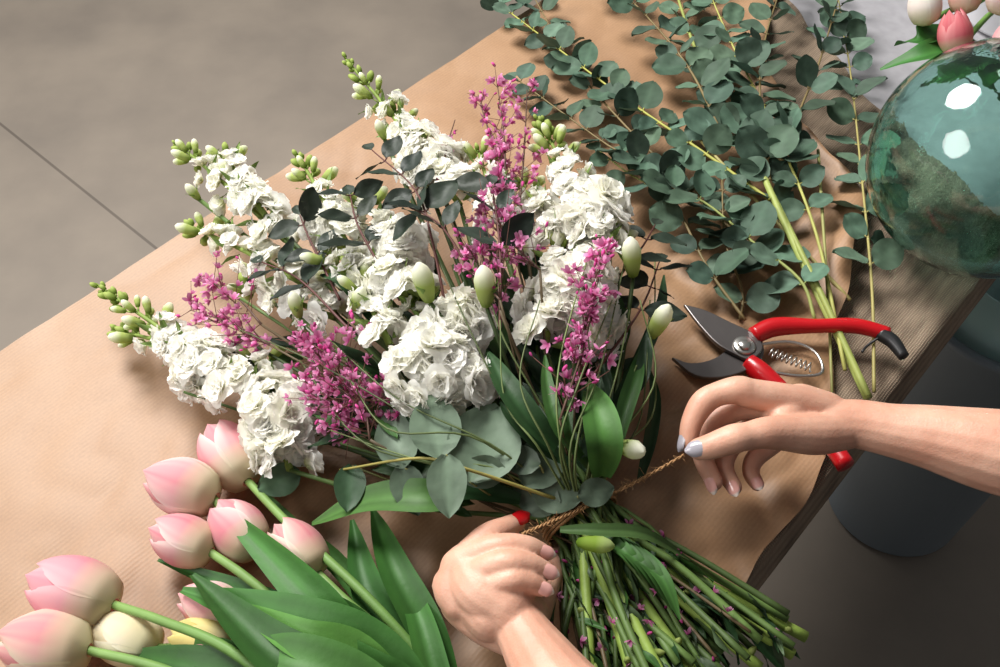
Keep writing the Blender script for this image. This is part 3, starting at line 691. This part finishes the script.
def nail(mb,prev,tip,r,nv,col,L=.0125,W=.0095,ext=.002):
    p,q=np.array(prev),np.array(tip); d=nrm(q-p); nv=nrm(np.array(nv)-d*np.dot(nv,d)); s=np.cross(d,nv)
    V=[];Cc=[]; nu,nw=9,9
    for i in range(nu):
        v=i/(nu-1)
        for j in range(nw):
            u=-1+2*j/(nw-1); hw=W/2*(1-.25*abs(2*v-.9)**3)
            if v>.8: hw*=1-((v-.8)/.2)**2*.3
            along=-L*.62+L*v*(1-.12*u*u) + ext+r*.25
            up=r*1.0*math.cos(u*.85)+.0004-.0016*max(0,v-.55)**2*4
            V.append(q+d*along+nv*up+s*hw*math.sin(u*1.1)/math.sin(1.1)); Cc.append(col if not(isinstance(col,tuple)) else (col[1] if v>.82 else col[0]))
    mb.add(V,gridfaces(nu,nw),Cc)
nails_r=MB(); nails_l=MB()
# right hand (enters from the right)
RI=[J(840,414,.082,.011),J(800,402,.092,.0115),J(752,394,.102,.0110),J(738,390,.106,.0102),J(718,394,.104,.0088),J(703,403,.101,.0092),J(692,422,.094,.0078),J(688,442,.086,.0068)]
RM=[J(842,420,.075,.011),J(800,408,.080,.0115),J(758,404,.084,.0108),J(728,412,.080,.0092),J(708,430,.073,.0088),J(703,456,.062,.0076),J(714,482,.054,.0064)]
RR_=[J(843,426,.070,.011),J(805,418,.070,.012),J(770,418,.068,.0105),J(746,432,.060,.0088),J(729,448,.054,.0083),J(724,468,.050,.0073),J(734,487,.047,.0060)]
RP=[J(845,430,.066,.010),J(812,428,.058,.011),J(786,434,.052,.0092),J(767,448,.045,.0078),J(754,460,.042,.0073),J(751,473,.040,.0064),J(757,484,.040,.0054)]
RT=[J(845,432,.078,.013),J(815,434,.086,.0150),J(784,433,.097,.0125),J(765,433,.103,.0112),J(748,436,.105,.0098),J(733,439,.106,.0102),J(712,446,.102,.0090),J(699,449,.099,.0078)]
fore=[J(825,422,.080,.0160),J(858,424,.080,.0178),J(890,430,.082,.0192),J(930,437,.085,.0230),J(1000,452,.09,.0300),J(1110,470,.10,.035),J(1215,488,.115,.035)]
el=A(1215,488,.115)
SHR=np.array([.56,-.40,1.33]); SHL=np.array([.33,-.66,1.33])
up=[(el,.036),(el*.5+SHR*.5+np.array([.03,0,-.02]),.042),(SHR,.050)]
web=[[J(800,406,.084,.0165),J(825,414,.080,.0165)],[J(800,402,.088,.012),J(782,423,.090,.013),J(815,434,.084,.014)],[J(765,398,.096,.009),J(768,406,.088,.009),J(778,418,.070,.009),J(790,432,.055,.0085)],[J(775,405,.088,.013),J(800,415,.080,.016),J(830,422,.078,.016)],[J(800,410,.086,.013),J(805,425,.07,.0135)],[J(785,412,.082,.013),J(795,430,.073,.013),J(810,438,.068,.012)]]
body_obj('right_arm_and_hand',[RI,RM,RR_,RP,RT,fore,up]+web)
sil=C(168,164,172); nd=C(226,170,160); cr=C(240,225,215)
camd=nrm(np.array([0,CY,T+CH])-A(700,450,.1))
nail(nails_r,RT[-2][0],RT[-1][0],.0078,camd+np.array([0,0,.3]),sil,L=.0140,W=.0110)
nail(nails_r,RM[-2][0],RM[-1][0],.0064,camd+np.array([-.9,0,-.2]),(nd,cr),L=.0125)
nail(nails_r,RR_[-2][0],RR_[-1][0],.0060,camd+np.array([-.3,0,-.1]),(nd,cr),L=.0115,W=.009)
nail(nails_r,RP[-2][0],RP[-1][0],.0054,camd+np.array([.1,0,-.1]),(nd,cr),L=.010,W=.008)
nail(nails_r,RI[-2][0],RI[-1][0],.0068,np.array([-1,-.2,.2]),sil,L=.012)
Mn=vmat('nail_polish',.18,0,0,.05,900,.6)
nails_r.finish('fingernails_right',[Mn],person)
# left hand (enters from below): slim, fingers curl over the stems to the right
LI=[J(520,625,.070,.011),J(492,590,.078,.0115),J(470,560,.082,.0104),J(477,546,.084,.0094),J(490,535,.084,.0088),J(505,528,.080,.0077),J(517,522,.075,.0064)]
LM=[J(515,630,.072,.011),J(482,600,.076,.0115),J(456,570,.076,.0106),J(468,558,.084,.0094),J(500,547,.092,.0088),J(525,547,.090,.0078),J(541,552,.084,.0064)]
LR=[J(512,636,.068,.011),J(478,612,.070,.0115),J(448,586,.070,.0106),J(466,577,.082,.0094),J(502,564,.096,.0088),J(527,564,.094,.0078),J(545,571,.088,.0063)]
LP=[J(512,642,.064,.010),J(482,626,.064,.011),J(455,604,.065,.0100),J(474,595,.080,.0088),J(506,581,.094,.0081),J(526,581,.093,.0071),J(541,588,.088,.0057)]
LT=[J(528,628,.063,.012),J(538,600,.055,.0115),J(548,578,.045,.0100),J(556,560,.036,.0092),J(562,545,.030,.0075)]
lf=[J(510,612,.072,.0165),J(524,634,.074,.0175),J(539,658,.077,.0205),J(566,698,.084,.0250),J(620,765,.093,.031),J(703,872,.10,.035)]
el2=A(703,872,.10); upl=[(el2,.036),(el2*.5+SHL*.5+np.array([.02,-.02,-.02]),.042),(SHL,.050)]
webl=[[J(486,586,.078,.0195),J(508,612,.075,.0185)],[J(468,568,.077,.0160),J(482,590,.078,.0195),J(505,605,.077,.0190)],[J(464,562,.080,.012),J(457,574,.076,.012),J(452,590,.072,.012),J(459,604,.070,.0112)],[J(468,592,.072,.0155),J(492,616,.072,.0170)],[J(500,600,.079,.0170),J(525,616,.068,.0150)],[J(496,572,.079,.0155),J(512,596,.077,.0160)],[J(482,552,.080,.012),J(486,575,.081,.0165)]]
body_obj('left_arm_and_hand',[LI,LM,LR,LP,LT,lf,upl]+webl,it=9)
cl=nrm(np.array([0,CY,T+CH])-A(530,570,.08))
nail(nails_l,LI[-2][0],LI[-1][0],.0068,cl+np.array([0,.2,.2]),C(196,20,28),L=.014,W=.0105)
nail(nails_l,LM[-2][0],LM[-1][0],.0066,cl+np.array([.3,0,0]),(nd,cr),L=.0125)
nail(nails_l,LR[-2][0],LR[-1][0],.0065,cl+np.array([.3,0,0]),(nd,cr),L=.012)
nail(nails_l,LP[-2][0],LP[-1][0],.0059,cl+np.array([.3,0,0]),(nd,cr),L=.0105,W=.0085)
nails_l.finish('fingernails_left',[Mn],person)
# body of the florist (stands at the near right corner, outside the photo)
ctr=(SHR+SHL)/2; sd=nrm(SHR-SHL); fw=nrm(np.array([-sd[1],sd[0],0]))
V3=lambda x,y,z: ctr*np.array([1,1,0])+sd*x+fw*y+np.array([0,0,z])
clothes=[[(SHR,.055),(el*.35+SHR*.65+np.array([.02,0,-.01]),.055),(el*.8+SHR*.2,.050)],[(SHL,.055),(el2*.35+SHL*.65,.055),(el2*.8+SHL*.2,.050)],
 [(SHL,.06),(V3(-.09,0,1.36),.07),(V3(.09,0,1.36),.07),(SHR,.06)]]
for x in (-.075,.075):
    clothes.append([(V3(x,0,1.34),.085),(V3(x,.01,1.2),.105),(V3(x*.85,0,1.05),.095),(V3(x,-.01,.90),.12),(V3(x*1.1,0,.80),.11)])
    clothes.append([(V3(x*1.15,0,.85),.095),(V3(x*1.2,.02,.48),.065),(V3(x*1.3,-.01,.12),.045)])
clothes.append([(V3(0,.01,1.3),.10),(V3(0,.01,1.1),.10),(V3(0,0,.9),.11)])
body_obj('clothes',clothes,plain('dark_cloth',C(44,46,52),.9,0,.4,400),.008,4)
head=[[(V3(0,-.01,1.36),.052),(V3(0,.02,1.46),.048),(V3(0,.04,1.52),.055)],[(V3(0,.02,1.60),.078),(V3(0,.035,1.585),.076)],[(V3(0,.06,1.535),.045),(V3(0,.07,1.50),.028)],[(V3(0,.105,1.575),.009),(V3(0,.118,1.548),.011)],
 [(V3(-.078,.02,1.56),.013),(V3(-.08,.015,1.585),.014)],[(V3(.078,.02,1.56),.013),(V3(.08,.015,1.585),.014)],[(V3(-.016,.095,1.515),.006),(V3(0,.1,1.517),.007),(V3(.016,.095,1.515),.006)]]
body_obj('head',head,msk,.003,3)
eye=MB()
for x in (-.03,.03): seg_fast(eye,[(V3(x,.098,1.585),.010),(V3(x+.001,.098,1.585),.010)])
eye.finish('eyes',[plain('eye_dark',(.03,.02,.015),.1)],person)
body_obj('hair',[[(V3(0,-.02,1.63),.086),(V3(0,.02,1.645),.075)],[(V3(0,-.05,1.6),.07),(V3(0,-.08,1.5),.05),(V3(0,-.09,1.36),.035)],[(V3(-.07,.0,1.6),.03),(V3(-.08,-.02,1.5),.025)],[(V3(.07,.0,1.6),.03),(V3(.08,-.02,1.5),.025)]],plain('brown_hair',C(72,46,30),.5,0,.6,150),.004,3)
shoe=[]
for x in (-.098,.098): shoe.append([(V3(x,-.03,.045),.04),(V3(x,.06,.035),.035),(V3(x*1.05,.14,.03),.03)])
body_obj('shoes',shoe,plain('shoe_leather',(.02,.02,.02),.5),.005,2)

# ------------------------------------------------------------ LIGHT, WORLD, CAMERA
def area(name,loc,tgt,size,e,col=(1,1,1)):
    l=bpy.data.lights.new(name,'AREA'); l.energy=e; l.size=size; l.color=col; l.shape='DISK'
    o=bpy.data.objects.new(name,l); scene.collection.objects.link(o); o.location=loc
    o.rotation_euler=(Vector(tgt)-Vector(loc)).to_track_quat('-Z','Y').to_euler(); return o
area('window_light',(-1.0,1.25,2.8),(0,.1,.75),1.2,124,(1,.98,.95))
area('soft_fill',(-1.9,-.5,2.3),(0,0,.75),1.2,36,(1,.975,.95))
w=bpy.data.worlds.new('World'); scene.world=w; w.use_nodes=True
w.node_tree.nodes['Background'].inputs[0].default_value=(.98,.99,1,1); w.node_tree.nodes['Background'].inputs[1].default_value=.17
cam=bpy.data.cameras.new('Camera'); cam.lens=35*F/972; cam.sensor_width=36; cam.clip_start=.01
co=bpy.data.objects.new('Camera',cam); scene.collection.objects.link(co); co.location=(0,CY,T+CH); co.rotation_euler=(math.pi/2-PITCH,0,0)
scene.camera=co
